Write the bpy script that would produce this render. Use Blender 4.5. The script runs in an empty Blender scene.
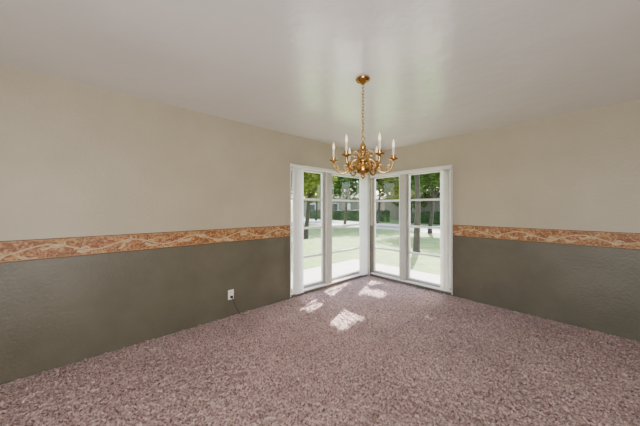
import bpy, bmesh, math, random
import numpy as np
from mathutils import Vector, Matrix
random.seed(7); np.random.seed(7)
S = bpy.context.scene
R = math.radians

# ---------------------------------------------------------------- materials
def new_mat(name):
    m = bpy.data.materials.new(name); m.use_nodes = True
    nt = m.node_tree; b = nt.nodes['Principled BSDF']
    return m, nt, b
def N(nt, t, **kw):
    n = nt.nodes.new(t)
    for k, v in kw.items():
        if k in n.inputs: n.inputs[k].default_value = v
        else: setattr(n, k, v)
    return n
def simple(name, col, rough=0.6, metal=0.0, nscale=0, var=0.1, bump=0.0, spec=None):
    m, nt, b = new_mat(name)
    b.inputs['Base Color'].default_value = (*col, 1)
    b.inputs['Roughness'].default_value = rough
    b.inputs['Metallic'].default_value = metal
    if spec is not None: b.inputs['Specular IOR Level'].default_value = spec
    if nscale:
        g = N(nt, 'ShaderNodeNewGeometry')
        n = N(nt, 'ShaderNodeTexNoise', Scale=nscale, Detail=4.0)
        nt.links.new(g.outputs['Position'], n.inputs['Vector'])
        r = N(nt, 'ShaderNodeValToRGB')
        r.color_ramp.elements[0].position = .3; r.color_ramp.elements[1].position = .7
        r.color_ramp.elements[0].color = (*[c*(1-var) for c in col], 1)
        r.color_ramp.elements[1].color = (*[min(1, c*(1+var)) for c in col], 1)
        nt.links.new(n.outputs['Fac'], r.inputs['Fac'])
        nt.links.new(r.outputs['Color'], b.inputs['Base Color'])
        if bump:
            bp = N(nt, 'ShaderNodeBump', Strength=bump, Distance=0.01)
            nt.links.new(n.outputs['Fac'], bp.inputs['Height'])
            nt.links.new(bp.outputs['Normal'], b.inputs['Normal'])
    return m

# two tone plaster wall
def wall_mat():
    m, nt, b = new_mat('two_tone_wall_paint')
    g = N(nt, 'ShaderNodeNewGeometry'); sep = N(nt, 'ShaderNodeSeparateXYZ')
    nt.links.new(g.outputs['Position'], sep.inputs[0])
    gt = N(nt, 'ShaderNodeMath', operation='GREATER_THAN'); gt.inputs[1].default_value = 1.0
    nt.links.new(sep.outputs['Z'], gt.inputs[0])
    n = N(nt, 'ShaderNodeTexNoise', Scale=2.2, Detail=5.0, Roughness=.6)
    nt.links.new(g.outputs['Position'], n.inputs['Vector'])
    def ramp(a, c):
        r = N(nt, 'ShaderNodeValToRGB'); e = r.color_ramp.elements
        e[0].position = .3; e[1].position = .7; e[0].color = (*a, 1); e[1].color = (*c, 1)
        nt.links.new(n.outputs['Fac'], r.inputs['Fac']); return r
    lo = ramp((.098, .088, .058), (.135, .123, .085))
    up = ramp((.42, .365, .262), (.47, .415, .305))
    mx = N(nt, 'ShaderNodeMix', data_type='RGBA')
    nt.links.new(gt.outputs[0], mx.inputs['Factor'])
    nt.links.new(lo.outputs['Color'], mx.inputs[6]); nt.links.new(up.outputs['Color'], mx.inputs[7])
    nt.links.new(mx.outputs[2], b.inputs['Base Color'])
    b.inputs['Roughness'].default_value = .45
    f = N(nt, 'ShaderNodeTexNoise', Scale=40.0, Detail=4.0)
    nt.links.new(g.outputs['Position'], f.inputs['Vector'])
    bp = N(nt, 'ShaderNodeBump', Strength=.4, Distance=.008)
    nt.links.new(f.outputs['Fac'], bp.inputs['Height']); nt.links.new(bp.outputs['Normal'], b.inputs['Normal'])
    return m
def ceil_mat():
    m, nt, b = new_mat('satin_ceiling_paint')
    g = N(nt, 'ShaderNodeNewGeometry')
    n = N(nt, 'ShaderNodeTexNoise', Scale=1.4, Detail=5.0)
    nt.links.new(g.outputs['Position'], n.inputs['Vector'])
    r = N(nt, 'ShaderNodeValToRGB'); e = r.color_ramp.elements
    e[0].position = .3; e[1].position = .7; e[0].color = (.66, .645, .63, 1); e[1].color = (.72, .705, .69, 1)
    nt.links.new(n.outputs['Fac'], r.inputs['Fac']); nt.links.new(r.outputs['Color'], b.inputs['Base Color'])
    b.inputs['Roughness'].default_value = .3
    b.inputs['Coat Weight'].default_value = 1.0; b.inputs['Coat Roughness'].default_value = .2; b.inputs['Coat IOR'].default_value = 1.65
    f = N(nt, 'ShaderNodeTexNoise', Scale=6.0, Detail=5.0, Roughness=.6)
    nt.links.new(g.outputs['Position'], f.inputs['Vector'])
    bp = N(nt, 'ShaderNodeBump', Strength=.45, Distance=.015)
    nt.links.new(f.outputs['Fac'], bp.inputs['Height']); nt.links.new(bp.outputs['Normal'], b.inputs['Normal'])
    nt.links.new(bp.outputs['Normal'], b.inputs['Coat Normal'])
    return m
def carpet_mat():
    m, nt, b = new_mat('frieze_carpet_pile')
    g = N(nt, 'ShaderNodeNewGeometry')
    n = N(nt, 'ShaderNodeTexNoise', Scale=75.0, Detail=3.0, Roughness=.7, Distortion=.5)
    nt.links.new(g.outputs['Position'], n.inputs['Vector'])
    r = N(nt, 'ShaderNodeValToRGB'); e = r.color_ramp.elements
    e[0].position = .37; e[0].color = (.12, .065, .062, 1)
    e[1].position = .61; e[1].color = (.70, .52, .49, 1)
    x = e.new(.48); x.color = (.42, .285, .27, 1)
    nt.links.new(n.outputs['Fac'], r.inputs['Fac'])
    n2 = N(nt, 'ShaderNodeTexNoise', Scale=1.8, Detail=3.0)
    nt.links.new(g.outputs['Position'], n2.inputs['Vector'])
    mr = N(nt, 'ShaderNodeMapRange'); mr.inputs[1].default_value = .3; mr.inputs[2].default_value = .7
    mr.inputs[3].default_value = .88; mr.inputs[4].default_value = 1.1
    nt.links.new(n2.outputs['Fac'], mr.inputs[0])
    hs = N(nt, 'ShaderNodeHueSaturation')
    nt.links.new(mr.outputs[0], hs.inputs['Value']); nt.links.new(r.outputs['Color'], hs.inputs['Color'])
    nt.links.new(hs.outputs[0], b.inputs['Base Color'])
    b.inputs['Roughness'].default_value = .95; b.inputs['Specular IOR Level'].default_value = .1
    b.inputs['Sheen Weight'].default_value = .15
    bp = N(nt, 'ShaderNodeBump', Strength=1.0, Distance=.014)
    nt.links.new(n.outputs['Fac'], bp.inputs['Height']); nt.links.new(bp.outputs['Normal'], b.inputs['Normal'])
    return m
def glass_mat():
    m, nt, b = new_mat('window_glass')
    nt.nodes.remove(b); out = nt.nodes['Material Output']
    t = N(nt, 'ShaderNodeBsdfTransparent'); gl = N(nt, 'ShaderNodeBsdfGlossy', Roughness=.02)
    mx = N(nt, 'ShaderNodeMixShader'); mx.inputs[0].default_value = .02
    nt.links.new(t.outputs[0], mx.inputs[1]); nt.links.new(gl.outputs[0], mx.inputs[2])
    nt.links.new(mx.outputs[0], out.inputs['Surface'])
    return m
def translucent(name, col, f=.45):
    m, nt, b = new_mat(name); out = nt.nodes['Material Output']
    g = N(nt, 'ShaderNodeNewGeometry'); n = N(nt, 'ShaderNodeTexNoise', Scale=6.0)
    nt.links.new(g.outputs['Position'], n.inputs['Vector'])
    r = N(nt, 'ShaderNodeValToRGB'); e = r.color_ramp.elements
    e[0].color = (*[c*.95 for c in col], 1); e[1].color = (*col, 1)
    nt.links.new(n.outputs['Fac'], r.inputs['Fac']); nt.links.new(r.outputs['Color'], b.inputs['Base Color'])
    b.inputs['Roughness'].default_value = .5
    t = N(nt, 'ShaderNodeBsdfTranslucent'); nt.links.new(r.outputs['Color'], t.inputs['Color'])
    mx = N(nt, 'ShaderNodeMixShader'); mx.inputs[0].default_value = f
    nt.links.new(b.outputs[0], mx.inputs[1]); nt.links.new(t.outputs[0], mx.inputs[2])
    nt.links.new(mx.outputs[0], out.inputs['Surface'])
    return m
def leaf_mat(name, c1, c2):
    m, nt, b = new_mat(name)
    g = N(nt, 'ShaderNodeNewGeometry')
    n = N(nt, 'ShaderNodeTexNoise', Scale=3.0, Detail=3.0)
    nt.links.new(g.outputs['Position'], n.inputs['Vector'])
    r = N(nt, 'ShaderNodeValToRGB'); e = r.color_ramp.elements
    e[0].position = .35; e[1].position = .65; e[0].color = (*c1, 1); e[1].color = (*c2, 1)
    nt.links.new(n.outputs['Fac'], r.inputs['Fac']); nt.links.new(r.outputs['Color'], b.inputs['Base Color'])
    b.inputs['Roughness'].default_value = .7; b.inputs['Specular IOR Level'].default_value = .2
    return m

M_wall = wall_mat(); M_ceil = ceil_mat(); M_carpet = carpet_mat(); M_glass = glass_mat()
M_frame = simple('window_frame_paint', (.40, .37, .32), .45, nscale=8, var=.05)
M_white = simple('white_trim_paint', (.74, .73, .70), .4, nscale=6, var=.03)
M_pvc = translucent('vertical_blind_vinyl', (.84, .83, .80))
M_brass = simple('polished_brass', (.62, .38, .12), .17, 1.0, nscale=20, var=.08)
M_candle = simple('candle_sleeve', (.80, .73, .58), .5, nscale=30, var=.04)
M_plast = simple('outlet_plastic', (.85, .83, .78), .35, nscale=30, var=.02)
M_black = simple('black_rubber', (.015, .015, .015), .4, nscale=30, var=.1)
M_lawn = simple('lawn_grass', (.115, .18, .035), .9, nscale=2.5, var=.35, bump=.5)
M_conc = simple('concrete', (.42, .40, .365), .85, nscale=3, var=.08)
M_asph = simple('asphalt', (.20, .20, .205), .9, nscale=4, var=.1)
M_bark = simple('tree_bark', (.05, .035, .025), .9, nscale=12, var=.4, bump=.8)
M_leafA = leaf_mat('tree_leaves', (.018, .055, .006), (.085, .155, .018))
M_leafB = leaf_mat('autumn_tree_leaves', (.085, .115, .012), (.24, .25, .03))
M_hedge = leaf_mat('hedge_leaves', (.012, .034, .008), (.04, .08, .016))
M_stucco = simple('house_stucco', (.20, .165, .125), .9, nscale=5, var=.06)
M_roof = simple('roof_shingles', (.08, .068, .06), .9, nscale=15, var=.2)
M_dark = simple('dark_window_glass', (.03, .035, .04), .1, nscale=3, var=.1)
# bulb
mb, nt, b = new_mat('flame_bulb_glass')
b.inputs['Base Color'].default_value = (1, .85, .6, 1); b.inputs['Roughness'].default_value = .15
b.inputs['Emission Color'].default_value = (1, .78, .48, 1); b.inputs['Emission Strength'].default_value = 1.2
M_bulb = mb

# ---------------------------------------------------------------- mesh helpers
def obj_from_bm(bm, name, mats, parent=None, smooth=False):
    me = bpy.data.meshes.new(name); bm.normal_update(); bm.to_mesh(me); bm.free()
    o = bpy.data.objects.new(name, me); S.collection.objects.link(o)
    for m in (mats if isinstance(mats, (list, tuple)) else [mats]): me.materials.append(m)
    if smooth:
        for p in me.polygons: p.use_smooth = True
    if parent: o.parent = parent
    return o
def empty(name, loc=(0, 0, 0)):
    o = bpy.data.objects.new(name, None); S.collection.objects.link(o); o.empty_display_size = .1
    return o
def bm_box(bm, x0, x1, y0, y1, z0, z1, mi=0):
    vs = [bm.verts.new((x, y, z)) for x in (x0, x1) for y in (y0, y1) for z in (z0, z1)]
    for q in ((0,1,3,2),(4,6,7,5),(0,4,5,1),(2,3,7,6),(0,2,6,4),(1,5,7,3)):
        f = bm.faces.new([vs[i] for i in q]); f.material_index = mi
def boxes(name, lst, mats, parent=None, bevel=0):
    bm = bmesh.new()
    for t in lst: bm_box(bm, *t[:6], mi=(t[6] if len(t) > 6 else 0))
    bmesh.ops.recalc_face_normals(bm, faces=bm.faces)
    o = obj_from_bm(bm, name, mats, parent)
    if bevel:
        md = o.modifiers.new('bevel', 'BEVEL'); md.width = bevel; md.segments = 2
    return o
def bm_lathe(bm, prof, c=(0, 0, 0), seg=24, mi=0, cap=True):
    rings = []
    for r, z in prof:
        rings.append([bm.verts.new((c[0]+r*math.cos(2*math.pi*i/seg), c[1]+r*math.sin(2*math.pi*i/seg), c[2]+z)) for i in range(seg)])
    for a, b_ in zip(rings, rings[1:]):
        for i in range(seg):
            f = bm.faces.new([a[i], a[(i+1) % seg], b_[(i+1) % seg], b_[i]]); f.material_index = mi; f.smooth = True
    if cap:
        for ring in (rings[0], rings[-1]):
            try:
                f = bm.faces.new(ring); f.material_index = mi
            except Exception: pass
def bm_tube(bm, pts, rad, seg=10, mi=0, closed=False):
    n = len(pts); pts = [Vector(p) for p in pts]; rings = []
    up = None
    for i, p in enumerate(pts):
        if closed: t = pts[(i+1) % n]-pts[i-1]
        else: t = pts[min(i+1, n-1)]-pts[max(i-1, 0)]
        t.normalize()
        if up is None:
            up = Vector((0, 0, 1)) if abs(t.z) < .9 else Vector((1, 0, 0))
        u = (up - t*up.dot(t)).normalized(); v = t.cross(u); up = u
        r = rad[i] if isinstance(rad, (list, tuple)) else rad
        rings.append([bm.verts.new(p+(u*math.cos(2*math.pi*k/seg)+v*math.sin(2*math.pi*k/seg))*r) for k in range(seg)])
    rng = range(n) if closed else range(n-1)
    for i in rng:
        a, b_ = rings[i], rings[(i+1) % n]
        for k in range(seg):
            f = bm.faces.new([a[k], a[(k+1) % seg], b_[(k+1) % seg], b_[k]]); f.smooth = True; f.material_index = mi
    if not closed:
        bm.faces.new(rings[0]).material_index = mi; bm.faces.new(rings[-1]).material_index = mi
def spline(ctrl, n=8):
    P = [Vector(c) for c in ctrl]; P = [2*P[0]-P[1]]+P+[2*P[-1]-P[-2]]; out = []
    for i in range(1, len(P)-2):
        for k in range(n):
            t = k/n
            out.append(.5*((2*P[i])+(P[i+1]-P[i-1])*t+(2*P[i-1]-5*P[i]+4*P[i+1]-P[i+2])*t*t+(-P[i-1]+3*P[i]-3*P[i+1]+P[i+2])*t**3))
    out.append(P[-2]); return out

# ---------------------------------------------------------------- room shell
H = 2.44; T = .16; XR = 5.4; YB = -6.8
WT = 2.0
LY0, LY1 = -1.89, -.07      # left opening (y)
RX0, RX1 = .07, 1.57        # right opening (x)
boxes('wall_left', [(-T, 0, YB, LY0, 0, H), (-T, 0, LY0, LY1, WT, H), (-T, 0, LY0, LY1, 0, .05),
                    (-T, 0, LY1, T, 0, H)], M_wall)
boxes('wall_right', [(RX1, XR, 0, T, 0, H), (RX0, RX1, 0, T, WT, H), (RX0, RX1, 0, T, 0, .05),
                     (0.0005, RX0, 0, T, 0, H)], M_wall)
boxes('wall_back', [(-T, XR+T, YB-T, YB, 0, H)], M_wall)
boxes('wall_side', [(XR, XR+T, YB, T, 0, H)], M_wall)
boxes('ceiling', [(-T-.45, XR+T, YB-T, T+.45, H, H+.15)], M_ceil)
boxes('floor_slab', [(-T, XR+T, YB-T, T, -.16, -.03)], M_conc)
# carpet
nx, ny = 560, 680
xs = np.linspace(0, XR, nx); ys = np.linspace(YB, 0, ny)
X, Y = np.meshgrid(xs, ys, indexing='ij')
Z = np.random.rand(nx, ny)
Z = (Z + np.roll(Z, 1, 0) + np.roll(Z, 1, 1) + np.roll(np.roll(Z, 1, 0), 1, 1))/4
Z = (Z-.5)*.046
X2 = X+(np.random.rand(nx, ny)-.5)*.006; Y2 = Y+(np.random.rand(nx, ny)-.5)*.006
X2 = np.clip(X2, 0, XR); Y2 = np.clip(Y2, YB, 0)
co = np.stack([X2, Y2, Z-.002], -1).reshape(-1, 3)
idx = np.arange(nx*ny).reshape(nx, ny)
F = np.stack([idx[:-1, :-1], idx[1:, :-1], idx[1:, 1:], idx[:-1, 1:]], -1).reshape(-1, 4)
me = bpy.data.meshes.new('floor'); me.from_pydata(co.tolist(), [], F.tolist()); me.materials.append(M_carpet)
for p in me.polygons: p.use_smooth = True
fl = bpy.data.objects.new('floor', me); S.collection.objects.link(fl)

# ---------------------------------------------------------------- windows
def mapL(u0, u1, d0, d1, z0, z1, mi=0):   # left wall: u=y, depth d measured outward (x=-d)
    return (-d1, -d0, u0, u1, z0, z1, mi)
def mapR(u0, u1, d0, d1, z0, z1, mi=0):   # right wall: u=x, outward y=+d
    return (u0, u1, d0, d1, z0, z1, mi)
def window(name, mp, u0, u1):
    p = empty(name)
    z0, z1 = .05, WT; f = .03; d0, d1 = .05, .10
    fr = [mp(u0, u0+f, d0, d1, z0, z1), mp(u1-f, u1, d0, d1, z0, z1),
          mp(u0+f, u1-f, d0, d1, z0, z0+.05), mp(u0+f, u1-f, d0, d1, z1-.05, z1)]
    boxes('frame', fr, M_frame, p, .003)
    a, b_ = z0+.05, z1-.05
    st = .02
    mu = []
    for k in range(1, 4):
        z = a+(b_-a)*k/4
        mu.append(mp(u0+f, u1-f, d0+.008, d1-.012, z-.016, z+.016))
    mu += [mp(u0+f, u0+f+st, d0+.006, d1-.01, a, b_), mp(u1-f-st, u1-f, d0+.006, d1-.01, a, b_),
           mp(u0+f+st, u1-f-st, d0+.006, d1-.01, a, a+st), mp(u0+f+st, u1-f-st, d0+.006, d1-.01, b_-st, b_)]
    boxes('muntins', mu, M_white, p)
    boxes('glass_pane', [mp(u0+f, u1-f, .072, .074, a, b_)], M_glass, p)
    return p
window('window_1', mapL, LY0, -1.15)
window('window_2', mapL, -1.03, LY1)
window('window_3', mapR, RX0, .70)
window('window_4', mapR, .80, RX1)
boxes('trim_1', [(-.13, .012, -1.15, -1.03, .05, WT)], M_frame, bevel=.004)
boxes('trim_2', [(.70, .80, -.012, .13, .05, WT)], M_frame, bevel=.004)
boxes('trim_3', [(-.05, .015, LY0, LY1, .05, .07)], M_white)
boxes('trim_4', [(RX0, RX1, -.015, .05, .05, .07)], M_white)
boxes('trim_5', [(0, .01, LY0-.012, LY0, .02, WT+.01), (0, .01, LY0, -.02, WT, WT+.01)], M_white)
boxes('trim_6', [(RX1, RX1+.012, -.01, 0, .02, WT+.01), (.02, RX1, -.01, 0, WT, WT+.01)], M_white)
boxes('trim_7', [(.0, .05, -.05, 0.0, 0.0, WT)], M_frame, bevel=.004)

# vertical blinds
def blinds(name, axis, rail, stacks):
    p = empty(name)
    a, b_ = rail
    d0, d1 = .03, .075
    if axis == 'L': boxes('headrail', [(d0, d1, a, b_, 1.945, 1.99)], M_white, p, .003)
    else: boxes('headrail', [(a, b_, -d1, -d0, 1.945, 1.99)], M_white, p, .003)
    bm = bmesh.new()
    for (s0, s1, n, ang) in stacks:
        for i in range(n):
            u = s0+(s1-s0)*(i+.5)/n
            an = R(ang+random.uniform(-9, 9)); w = .042
            pr = []
            for k in range(7):
                q = (k/6-.5)*2; du = math.cos(an)*w*q; dd = math.sin(an)*w*q
                cv = .006*(1-q*q); du += -math.sin(an)*cv; dd += math.cos(an)*cv
                pr.append((u+du, .0525+dd))
            col = []
            for (uu, dd) in pr:
                for z in (.07, 1.94):
                    v = (dd, uu, z) if axis == 'L' else (uu, -dd, z)
                    col.append(bm.verts.new(v))
            for k in range(6):
                f = bm.faces.new([col[2*k], col[2*k+2], col[2*k+3], col[2*k+1]]); f.smooth = True
            v = (.0525, u, 1.943) if axis == 'L' else (u, -.0525, 1.943)
            bm_box(bm, v[0]-.004, v[0]+.004, v[1]-.004, v[1]+.004, 1.925, 1.946)
    o = obj_from_bm(bm, 'slats', M_pvc, p)
    return p
blinds('vertical_blinds', 'L', (LY0-.02, -.09), [(-1.87, -1.72, 5, 70), (-.30, -.14, 5, 78)])
blinds('vertical_blinds', 'R', (.10, RX1+.02), [(1.42, 1.56, 6, 92)])

# ---------------------------------------------------------------- wallpaper border
def border_base():
    m, nt, b = new_mat('border_paper')
    g = N(nt, 'ShaderNodeNewGeometry')
    n = N(nt, 'ShaderNodeTexNoise', Scale=28.0, Detail=3.0, Distortion=1.5)
    nt.links.new(g.outputs['Position'], n.inputs['Vector'])
    r = N(nt, 'ShaderNodeValToRGB'); e = r.color_ramp.elements
    e[0].position = .38; e[0].color = (.19, .07, .022, 1)
    e[1].position = .62; e[1].color = (.46, .26, .12, 1)
    x = e.new(.5); x.color = (.31, .13, .045, 1)
    nt.links.new(n.outputs['Fac'], r.inputs['Fac']); nt.links.new(r.outputs['Color'], b.inputs['Base Color'])
    b.inputs['Roughness'].default_value = .55
    return m
M_bp = border_base()
M_b1 = simple('border_cream_leaf', (.50, .36, .20), .55, nscale=40, var=.15)
M_b2 = simple('border_rust_leaf', (.22, .08, .025), .55, nscale=40, var=.25)
M_b3 = simple('border_gold_leaf', (.42, .24, .08), .55, nscale=40, var=.2)
M_b4 = simple('border_edge_stripe', (.10, .045, .02), .55, nscale=30, var=.2)
BZ0, BZ1 = .922, 1.092
def border(name, axis, u0, u1):
    rnd = random.Random(3 if axis == 'L' else 5)
    bm = bmesh.new()
    def P(u, z, d):
        return (d, u, z) if axis == 'L' else (u, -d, z)
    def poly(pts, d, mi):
        f = bm.faces.new([bm.verts.new(P(u, z, d)) for u, z in pts]); f.material_index = mi
    poly([(u0, BZ0), (u1, BZ0), (u1, BZ1), (u0, BZ1)], .0015, 0)
    for a, b_, mi in ((BZ0, BZ0+.008, 4), (BZ0+.010, BZ0+.014, 3), (BZ1-.006, BZ1, 4), (BZ1-.014, BZ1-.010, 3)):
        poly([(u0, a), (u1, a), (u1, b_), (u0, b_)], .0030, mi)
    zc = (BZ0+BZ1)/2; lam = .56; amp = .034
    vz = lambda u: zc+amp*math.sin(2*math.pi*u/lam)
    n = int((u1-u0)/.02)
    for i in range(n):
        a = u0+(u1-u0)*i/n; b_ = u0+(u1-u0)*(i+1)/n
        poly([(a, vz(a)-.006), (b_, vz(b_)-.006), (b_, vz(b_)+.006), (a, vz(a)+.006)], .0026, 1)
    def leaf(u, z, ang, L, curl, w, mi, d):
        K = 9; Lp, Rp = [], []; x, y, a = u, z, ang
        for k in range(K+1):
            t = k/K; ww = w*math.sin(math.pi*min(1, t*.93+.07))**.8*(1+.25*math.sin(t*18))
            nx_, ny_ = -math.sin(a), math.cos(a)
            Lp.append((x+nx_*ww, y+ny_*ww)); Rp.append((x-nx_*ww*.6, y-ny_*ww*.6))
            x += math.cos(a)*L/K; y += math.sin(a)*L/K; a += curl/K
        cl = lambda q: (min(max(q[0], u0), u1), min(max(q[1], BZ0+.012), BZ1-.012))
        Lp = [cl(q) for q in Lp]; Rp = [cl(q) for q in Rp]
        for k in range(K):
            poly([Lp[k], Rp[k], Rp[k+1], Lp[k+1]], d, mi)
    u = u0+.02; i = 0
    while u < u1-.05:
        s = 1 if i % 2 else -1
        c = [1, 3, 1, 2][i % 4]
        leaf(u, vz(u), s*R(rnd.uniform(35, 75)), rnd.uniform(.12, .17), -s*rnd.uniform(1.6, 3.4), rnd.uniform(.012, .020), c, .0020+.0001*(i % 4))
        leaf(u+.02, vz(u+.02)+s*.01, s*R(rnd.uniform(95, 150)), rnd.uniform(.06, .10), s*rnd.uniform(1.2, 2.6), rnd.uniform(.009, .014), [2, 1, 3][i % 3], .00245)
        u += rnd.uniform(.07, .10); i += 1
    return obj_from_bm(bm, name, [M_bp, M_b1, M_b2, M_b3, M_b4])
border('wallpaper_border', 'L', YB+.01, LY0-.014)
border('wallpaper_border', 'R', RX1+.014, XR-.01)

# ---------------------------------------------------------------- outlet with plugged cord
oy, oz = -2.80, .27
out = empty('electrical_outlet')
boxes('cover_plate', [(0.0, .006, oy-.036, oy+.036, oz-.06, oz+.06)], M_plast, out, .003)
boxes('receptacle_faces', [(.006, .009, oy-.017, oy+.017, oz+.008, oz+.042), (.006, .009, oy-.017, oy+.017, oz-.042, oz-.008)], M_plast, out, .003)
boxes('slots', [(.009, .0095, oy-.009, oy-.006, oz+.018, oz+.032), (.009, .0095, oy+.006, oy+.009, oz+.018, oz+.032)], M_black, out)
boxes('plug', [(.009, .038, oy-.013, oy+.015, oz-.040, oz-.010)], M_black, out, .004)
bm = bmesh.new()
bm_tube(bm, spline([(.036, oy+.001, oz-.028), (.055, oy+.005, oz-.05), (.05, oy+.03, oz-.12), (.06, oy+.06, oz-.19), (.09, oy+.09, .028), (.13, oy+.13, .018)], 8), .0035, 8)
obj_from_bm(bm, 'power_cord', M_black, out)

# ---------------------------------------------------------------- chandelier
CX, CY = 1.714, -2.364
ch = empty('chandelier')
bm = bmesh.new()
bm_lathe(bm, [(.004, H), (.060, H), (.062, H-.006), (.056, H-.016), (.038, H-.026), (.020, H-.032), (.012, H-.045), (.006, H-.050), (.002, H-.052)][::-1], (CX, CY, 0), 32)
bmesh.ops.recalc_face_normals(bm, faces=bm.faces)
obj_from_bm(bm, 'ceiling_canopy', M_brass, ch)
bm = bmesh.new()
def link(c, rot, a=.0095, L=.018, r=.0026):
    pts = []
    for k in range(16):
        t = 2*math.pi*k/16
        x = a*math.cos(t); z = (L-a)*(1 if math.sin(t) > 0 else -1)*(1 if abs(math.sin(t)) > .01 else 0)+a*math.sin(t)
        pts.append((c[0]+x*math.cos(rot), c[1]+x*math.sin(rot), c[2]+z))
    bm_tube(bm, pts, r, 6, closed=True)
z = H-.062; i = 0
while z > 1.975:
    link((CX, CY, z), R(20)+(math.pi/2)*(i % 2)); z -= .0275; i += 1
bm_tube(bm, [(CX+.004*math.sin(k*.6), CY+.004*math.cos(k*.6), H-.05-k*(.42/30)) for k in range(31)], .0013, 6)
obj_from_bm(bm, 'hanging_chain', M_brass, ch)
bm = bmesh.new()
prof = [(.002, 1.965), (.006, 1.962), (.008, 1.955), (.005, 1.948), (.013, 1.942), (.018, 1.934), (.011, 1.926), (.007, 1.915), (.010, 1.90),
        (.019, 1.885), (.026, 1.868), (.027, 1.855), (.018, 1.838), (.009, 1.825), (.008, 1.812), (.024, 1.805), (.027, 1.798), (.012, 1.790),
        (.009, 1.775), (.016, 1.765), (.034, 1.755), (.038, 1.747), (.038, 1.738), (.028, 1.730), (.020, 1.724), (.028, 1.716), (.050, 1.703), (.060, 1.685),
        (.060, 1.664), (.049, 1.643), (.028, 1.630), (.013, 1.624), (.015, 1.618), (.020, 1.611), (.013, 1.602), (.006, 1.595), (.002, 1.586)]
bm_lathe(bm, prof, (CX, CY, 0), 32)
bmesh.ops.recalc_face_normals(bm, faces=bm.faces)
obj_from_bm(bm, 'baluster_column', M_brass, ch)
base_ang = R(47.8)-R(10)
bma = bmesh.new(); bmc = bmesh.new(); bmb = bmesh.new()
for k in range(6):
    a = base_ang+k*math.pi/3; ca, sa = math.cos(a), math.sin(a)
    Q = lambda r, z: (CX+r*ca, CY+r*sa, z)
    bm_tube(bma, spline([Q(.032, 1.742), Q(.058, 1.756), Q(.088, 1.738), Q(.108, 1.695), Q(.138, 1.655), Q(.178, 1.642), Q(.215, 1.660), Q(.240, 1.695), Q(.25, 1.735)], 6), .0082, 8)
    sc = []
    for t in range(22):
        th = t/21*math.pi*2.5; rr = .026*(1-t/21*.75)
        sc.append(Q(.138+rr*math.sin(th), 1.692-rr*math.cos(th)))
    bm_tube(bma, sc, .0055, 6)
    sc = []
    for t in range(18):
        th = t/17*math.pi*2.2; rr = .017*(1-t/17*.7)
        sc.append(Q(.215-rr*math.sin(th), 1.693-rr*math.cos(th)))
    bm_tube(bma, sc, .0045, 6)
    bm_tube(bma, spline([Q(.020, 1.80), Q(.050, 1.828), Q(.080, 1.815), Q(.082, 1.788), Q(.064, 1.785), Q(.062, 1.80)], 6), .005, 6)
    c = Q(.25, 0)
    bm_lathe(bma, [(.003, 1.722), (.009, 1.728), (.007, 1.738), (.015, 1.742), (.034, 1.750), (.038, 1.757), (.036, 1.758), (.015, 1.750), (.011, 1.752), (.016, 1.760), (.0165, 1.778), (.0185, 1.782), (.011, 1.782)], c, 20)
    bm_lathe(bmc, [(.0105, 1.776), (.0105, 1.845), (.009, 1.848)], c, 16)
    bm_lathe(bmb, [(.005, 1.848), (.0085, 1.856), (.0115, 1.868), (.010, 1.882), (.006, 1.896), (.003, 1.908), (.0008, 1.916)], c, 14)
for m_ in (bma, bmc, bmb): bmesh.ops.recalc_face_normals(m_, faces=m_.faces)
obj_from_bm(bma, 'scroll_arms', M_brass, ch)
obj_from_bm(bmc, 'candle_sleeves', M_candle, ch)
obj_from_bm(bmb, 'flame_bulbs', M_bulb, ch)

# ---------------------------------------------------------------- outdoors
GZ = -.12
boxes('lawn', [(-60, 40, -40, -T-6.7, GZ-.1, GZ), (-60, -T, -6.86, .16, GZ-.1, GZ), (-60, 40, .16, 11, GZ-.1, GZ), (-60, 40, 18, 60, GZ-.1, GZ)], M_lawn)
boxes('street', [(-60, 40, 12.6, 18, GZ-.14, GZ-.04)], M_asph)
boxes('sidewalk', [(-60, 40, 11, 12.6, GZ-.1, GZ)], M_conc)
boxes('patio', [(-1.5, -T, -5, 1.4, GZ, GZ+.03), (-T, 2.4, T, 1.4, GZ, GZ+.03)], M_conc)

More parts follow.
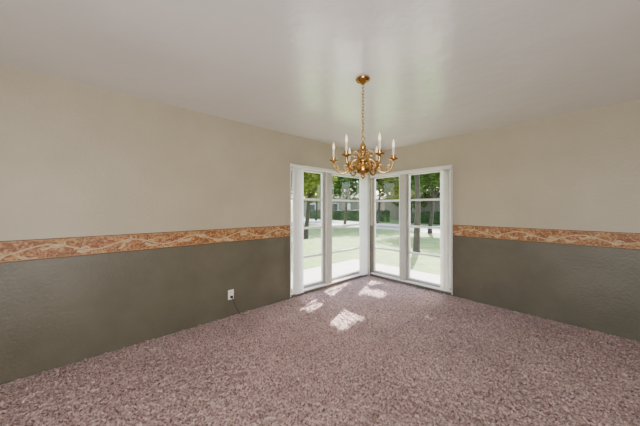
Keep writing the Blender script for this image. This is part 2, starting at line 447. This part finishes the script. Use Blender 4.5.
sd = Vector((.37, -.93, 0)).normalized(); el = R(40)
D = Vector((sd.x*math.cos(el), sd.y*math.cos(el), -math.sin(el)))
def leaves(bm, c, rad, n, size, keep=None, mi=1):
    for _ in range(n):
        while True:
            v = Vector((random.uniform(-1, 1), random.uniform(-1, 1), random.uniform(-1, 1)))
            if v.length < 1: break
        p = Vector(c)+Vector((v.x*rad[0], v.y*rad[1], v.z*rad[2]))
        if p.z < GZ+.5: continue
        if keep and not keep(p): continue
        M = Matrix.Rotation(random.uniform(0, 6.3), 3, 'Z') @ Matrix.Rotation(random.uniform(0, 3.1), 3, 'X')
        s = size*random.uniform(.7, 1.3)
        f = bm.faces.new([bm.verts.new(p+M@Vector(q)*s) for q in ((-.5, 0, 0), (-.1, .28, .05), (.5, 0, 0), (-.1, -.28, .05))])
        f.material_index = mi
def tree(name, base, h, crown_r, n, size, leafm, keep=None, tr=.16, crown_c=None, nb=6):
    bm = bmesh.new(); b0 = Vector(base); top = Vector(crown_c) if crown_c else b0+Vector((.2, .1, h))
    pts = spline([b0, b0+Vector((0, 0, .3)), b0.lerp(top, .35)+Vector((.06, -.04, 0)), b0.lerp(top, .7), top], 5)
    rr = [tr*(1-.7*i/(len(pts)-1)) for i in range(len(pts))]
    bm_tube(bm, pts, rr, 10)
    for k in range(nb):
        a = 6.28*k/nb+.4; s = b0.lerp(top, .55+.35*k/nb)
        e = top+Vector((math.cos(a)*crown_r[0]*.7, math.sin(a)*crown_r[1]*.7, crown_r[2]*random.uniform(-.3, .5)))
        if keep and not (keep(e) and keep(s.lerp(e, .5))): continue
        pp = spline([s, s.lerp(e, .5)+Vector((0, 0, .15)), e], 4)
        bm_tube(bm, pp, [tr*.35*(1-.7*i/(len(pp)-1)) for i in range(len(pp))], 6)
    if n:
        for k in range(5):
            o = Vector((random.uniform(-.45, .45)*crown_r[0], random.uniform(-.45, .45)*crown_r[1], random.uniform(-.3, .4)*crown_r[2]))
            leaves(bm, top+o*(0 if keep else 1), [r*(1 if keep else .7) for r in crown_r], n//5, size, keep)
    for v in bm.verts: v.co.z = max(v.co.z, GZ+.001)
    return obj_from_bm(bm, name, [M_bark, leafm])
gaps = [(.385, -1.84, .19, .17), (.99, -1.80, .15, .22), (.30, -1.02, .30, .32), (1.52, -2.09, .06, .07), (.25, -.50, .2, .25), (.75, -.75, .16, .16)]  # floor patches left sunny by cutting leaves out of the crown
def keep_leaf(p):
    t = p.z/-D.z; q = p+D*t
    if q.y > .18 or q.x < -.45: return False       # open crown side: terrace stays sunny
    for gx, gy, hx, hy in gaps:
        if abs(q.x-gx) < hx+.03 and abs(q.y-gy) < hy+.03: return False
    return True
cc = Vector((1.1, -1.2, 0))-D*7
tree('sun_mask_tree', (cc.x, cc.y, GZ+.001), 4.5, (2.5, 2.3, 2.1), 20000, .16, M_leafA, keep_leaf, .13, tuple(cc))  # added tree, crown above the view, shaped to block sun around the gaps
def at(px, dist):
    t = (px-320)/248; d = Vector((-.741, .672))+t*Vector((.672, .741))
    return 3.03+d.x*dist, -4.05+d.y*dist
for (px, dist, h, r, n, s, lm) in [(306, 12, 3.2, 1.9, 8000, .15, M_leafB), (316, 30, 5.2, 4.4, 7000, .36, M_leafA), (345, 20, 4.2, 2.9, 8000, .24, M_leafA),
                                (378, 22, 4.4, 3.2, 8000, .26, M_leafB), (400, 31, 5.0, 4.8, 9000, .4, M_leafA), (430, 14.5, 3.5, 2.2, 9000, .17, M_leafA), (470, 26, 5.5, 4, 3500, .5, M_leafA), (270, 26, 5.5, 4, 3500, .5, M_leafA)]:
    x, y = at(px, dist)
    tree('street_tree', (x, y, GZ+.001), h, (r, r, r*.8), n, s, lm, None, .15)
def hedge(name, x0, x1, y0, y1, h):
    bm = bmesh.new()
    bm_box(bm, x0+.1, x1-.1, y0+.1, y1-.1, GZ+.001, h-.1, 0)
    for _ in range(int(900*max(x1-x0, y1-y0)/2)):
        p = Vector((random.uniform(x0, x1), random.uniform(y0, y1), random.uniform(GZ, h)))
        M = Matrix.Rotation(random.uniform(0, 6.3), 3, 'Z') @ Matrix.Rotation(random.uniform(0, 3.1), 3, 'X'); s = .14
        bm.faces.new([bm.verts.new(p+M@Vector(q)*s) for q in ((-.5, 0, 0), (0, .3, .05), (.5, 0, 0), (0, -.3, .05))])
    for v in bm.verts: v.co.z = max(v.co.z, GZ+.001)
    return obj_from_bm(bm, name, M_hedge)
hedge('hedge', -26, -12, 19.2, 20.2, 1.2)
hedge('hedge', -10.5, 2, 19.2, 20.2, 1.1)
def house(name, x, y, w, d, h):
    p = empty(name)
    boxes('walls', [(x, x+w, y, y+d, GZ+.001, h)], M_stucco, p)
    bm = bmesh.new()
    e = .6
    v = [bm.verts.new(q) for q in ((x-e, y-e, h), (x+w+e, y-e, h), (x+w+e, y+d+e, h), (x-e, y+d+e, h), (x+w*.2, y+d/2, h+1.6), (x+w*.8, y+d/2, h+1.6))]
    for q in ((0, 1, 5, 4), (1, 2, 5), (2, 3, 4, 5), (3, 0, 4), (3, 2, 1, 0)): bm.faces.new([v[i] for i in q])
    obj_from_bm(bm, 'hip_roof', M_roof, p)
    boxes('windows', [(x+w*a, x+w*a+1.6, y-.04, y, .9, 2.1) for a in (.15, .55)], M_dark, p)
    boxes('window_casings', [(x+w*a-.1, x+w*a+1.7, y-.03, y, .8, 2.2) for a in (.15, .55)]+[(x+w*.78, x+w*.78+1.0, y-.04, y, GZ+.001, 2.1)], M_white, p)
house('neighbour_house', -34, 25, 14, 8, 2.8)
house('neighbour_house', -16, 25, 16, 8, 2.8)

# ---------------------------------------------------------------- lights
sl = bpy.data.lights.new('sun', 'SUN'); sl.energy = 38.0; sl.angle = R(.5); sl.color = (1, .96, .90)
so = bpy.data.objects.new('sun', sl); S.collection.objects.link(so); so.rotation_euler = D.to_track_quat('-Z', 'Y').to_euler(); so.location = (-6, 14, 14)
w = bpy.data.worlds.new('world'); S.world = w; w.use_nodes = True
nt = w.node_tree; bg = nt.nodes['Background']
sky = nt.nodes.new('ShaderNodeTexSky'); sky.sky_type = 'NISHITA'; sky.sun_disc = False; sky.sun_elevation = el
sky.sun_rotation = math.atan2(-D.x, -D.y); sky.air_density = 1.0; sky.dust_density = 3.0
nt.links.new(sky.outputs[0], bg.inputs[0]); bg.inputs[1].default_value = 1.5
def area(name, loc, tgt, sx, sy, e, col=(1, 1, 1)):
    l = bpy.data.lights.new(name, 'AREA'); l.shape = 'RECTANGLE'; l.size = sx; l.size_y = sy; l.energy = e; l.color = col
    o = bpy.data.objects.new(name, l); S.collection.objects.link(o); o.location = loc
    o.rotation_euler = (Vector(tgt)-Vector(loc)).to_track_quat('-Z', 'Y').to_euler()
    return o
# added fill lights behind the camera, not fixtures of the room
area('fill_light_high', (4.0, -5.4, 2.35), (2.0, -2.4, 0.6), 1.2, 1.2, 66, (1, .96, .90))  # added fill from above, aimed down into the room
area('fill_uplight', (3.7, -4.9, .8), (1.3, -1.9, 2.44), 1.4, 1.4, 100, (1, .97, .95))  # added fill aimed up to brighten the ceiling

# ---------------------------------------------------------------- camera
cam = bpy.data.cameras.new('camera'); co_ = bpy.data.objects.new('camera', cam); S.collection.objects.link(co_)
co_.location = (3.03, -4.05, 1.34); co_.rotation_euler = (R(90), 0, R(47.8))
cam.sensor_width = 36; cam.lens = 36*248/640; cam.shift_y = -4.5/640; cam.clip_start = .02; cam.clip_end = 300
S.camera = co_
